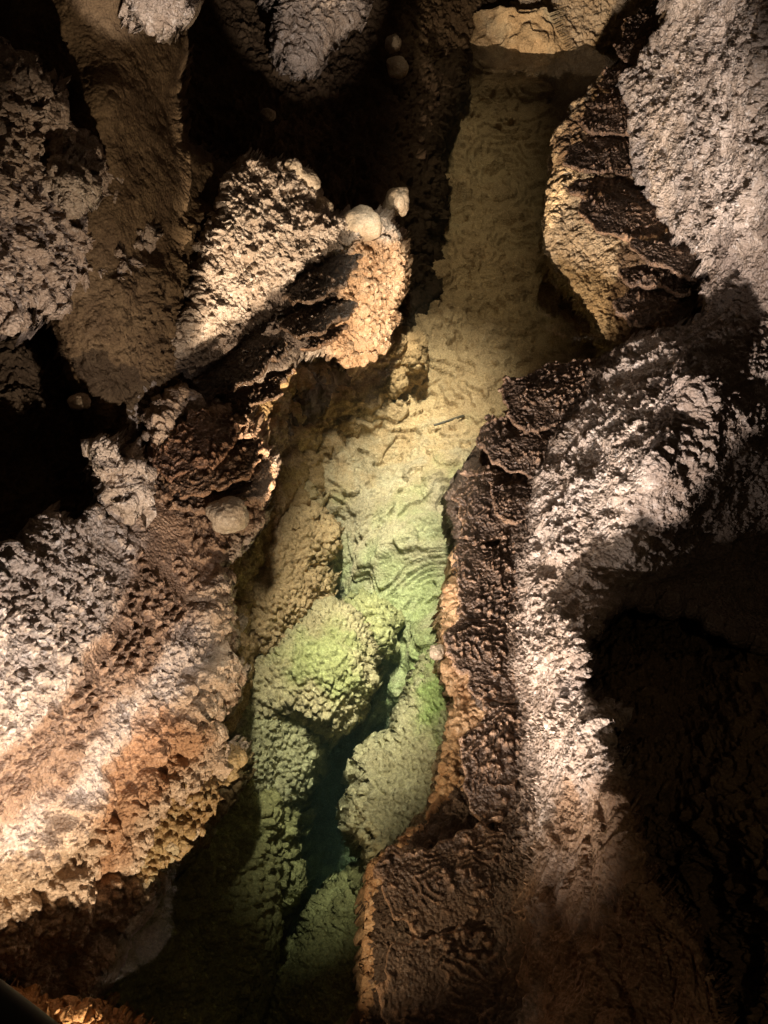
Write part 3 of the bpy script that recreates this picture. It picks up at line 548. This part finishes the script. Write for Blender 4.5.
o = mesh_from('handrail', np.array(rows), np.stack([idx[:-1], nx[:-1], nx[1:], idx[1:]], -1).reshape(-1, 4), 'black_metal'); tag(o, 'smooth black curved rail cut off by the lower left corner', 'handrail')
# stick on the pool floor
a, b = pt(434, 426, -.42), pt(486, 411, -.42); ax = b - a; L_ = np.linalg.norm(ax); ax /= L_
s1 = np.cross(ax, [0, 0, 1]); s1 /= np.linalg.norm(s1); s2 = np.cross(s1, ax); rows = []
for i in range(25):
    f = i / 24; c = a + ax * L_ * f + s2 * (.006 + .008 * math.sin(f * 5)) + s1 * .006 * math.sin(f * 7)
    for j in range(8):
        g = j / 8 * 2 * math.pi; rows.append(c + (s1 * math.cos(g) + s2 * math.sin(g)) * .008 * (1 - .6 * abs(f - .4)) )
idx = np.arange(200).reshape(25, 8); nx = np.roll(idx, -1, 1)
o = mesh_from('stick', np.array(rows), np.stack([idx[:-1], nx[:-1], nx[1:], idx[1:]], -1).reshape(-1, 4), 'stick_wood'); tag(o, 'thin dark straight stick lying on the pale pool floor', 'stick')
# ================================================================== CAMERA, LIGHT
cam = bpy.data.cameras.new('camera'); co = bpy.data.objects.new('camera', cam); bpy.context.scene.collection.objects.link(co)
cam.sensor_fit = 'VERTICAL'; cam.sensor_height = 24; cam.lens = 12 / math.tan(VFOV / 2); cam.clip_end = 100; cam.clip_start = .02
co.location = (0, 0, CAM_Z); co.rotation_euler = (math.pi / 2 - PITCH, 0, 0); sc = bpy.context.scene; sc.camera = co
def spot(name, loc, target, watts, col, cone=60, blend=.5, r=.02):
    l = bpy.data.lights.new(name, 'SPOT'); l.energy = watts; l.color = col; l.spot_size = math.radians(cone); l.spot_blend = blend; l.shadow_soft_size = r
    o = bpy.data.objects.new(name, l); sc.collection.objects.link(o); o.location = loc
    o.rotation_euler = (Vector(target) - Vector(loc)).to_track_quat('-Z', 'Y').to_euler(); return o
WARM = (1, .74, .46); COOL = (1, .87, .79)
P3 = lambda u, v, z: tuple(pt(u, v, z))
spot('cave_lamp_low', (-.15, -.8, .75), P3(150, 565, .5), 320, (1, .79, .56), 40, .3)
spot('fill_spot_far', (.0, 1.4, .27), P3(290, 110, .6), 480, (1, .8, .58), 42, .4)  # added spot with no fixture, brightens the upper left rock
spot('fill_spot_left_upper', (-.9, -1.2, 1.05), P3(715, 110, 1.0), 900, COOL, 15, .9, .06)  # extra spot put in to brighten the upper right wall
spot('fill_spot_face', (-.95, .35, 1.2), P3(600, 580, .5), 70, COOL, 42, .7, .05)  # added light with no source in the cave, lifts the right face
spot('fill_spot_ledge', (.16, 2.9, .2), P3(575, 215, .3), 110, WARM, 52, .6)  # invented spot over the pool, lights the wall under the right ledges
spot('fill_spot_end', (.16, 2.9, .2), P3(590, 12, .2), 460, WARM, 19, .5)  # invented spot at the same point, brightens the far wall
spot('cave_lamp_left', (-.9, -1.2, 1.05), P3(610, 280, .5), 1700, COOL, 28, .7, .10)
spot('fill_spot_bank', P3(150, 1090, .7), P3(442, 780, .03), 30, WARM, 60, .8)  # added fill for the right bank and its beads
spot('cave_lamp_right', P3(420, 1080, 1.2), P3(20, 610, .8), 170, COOL, 52, .5)
spot('fill_spot_top', (.35, .2, 1.7), P3(318, 8, .95), 560, COOL, 12, .4)  # added narrow spot, brightens the hanging outcrop
spot('fill_spot_tip', (.35, .2, 1.7), P3(148, -8, 1.8), 560, COOL, 9, .3)  # added narrow spot for the pale tip of the column
spot('fill_spot_waterline', P3(325, 770, .28), P3(462, 700, .05), 3.0, WARM, 80, .8, .03)  # added fill close to the water, brightens the popcorn bank
spot('fill_spot_recess', (.8, .2, 2.7), P3(640, 800, .3), 7, WARM, 90, 1)  # weak added fill, lifts the dark right recess
POOL = (1, .84, .58)
def strip(name, a, b, shift, watts, col, spread, width=.08):
    a, b = Vector(a), Vector(b); y = (b - a).normalized(); z = -Vector(shift); z = (z - y * z.dot(y)).normalized(); x = y.cross(z)
    l = bpy.data.lights.new(name, 'AREA'); l.shape = 'RECTANGLE'; l.size = width; l.size_y = (b - a).length; l.energy = watts; l.color = col; l.spread = math.radians(spread)
    o = bpy.data.objects.new(name, l); sc.collection.objects.link(o)
    from mathutils import Matrix
    M = Matrix((x, y, z)).transposed().to_4x4(); M.translation = (a + b) / 2; o.matrix_world = M
strip('fill_strip_over_pool', (-.40, 1.48, 2.9), (.1, 4.0, 2.9), (.42, 1.1, -3.4), 17, (1, .92, .75), 20)  # added strip with no fixture, lights the pool floor
strip('fill_strip_over_pool', (.1, 4.0, 2.9), (.35, 7.1, 2.9), (.45, 1.1, -3.4), 2.0, (1, .82, .56), 24)  # second added strip, dim light on the far pool floor
w = bpy.data.worlds.new('World'); sc.world = w; w.use_nodes = True; w.node_tree.nodes['Background'].inputs[0].default_value = (.9, .6, .35, 1); w.node_tree.nodes['Background'].inputs[1].default_value = .035
sc.view_settings.view_transform = 'Standard'; sc.view_settings.look = 'None'; sc.view_settings.exposure = 0; sc.view_settings.gamma = 1
cy = sc.cycles; cy.use_denoising = True; cy.max_bounces = 5; cy.diffuse_bounces = 3; cy.glossy_bounces = 2; cy.transparent_max_bounces = 8; cy.caustics_reflective = False; cy.caustics_refractive = False
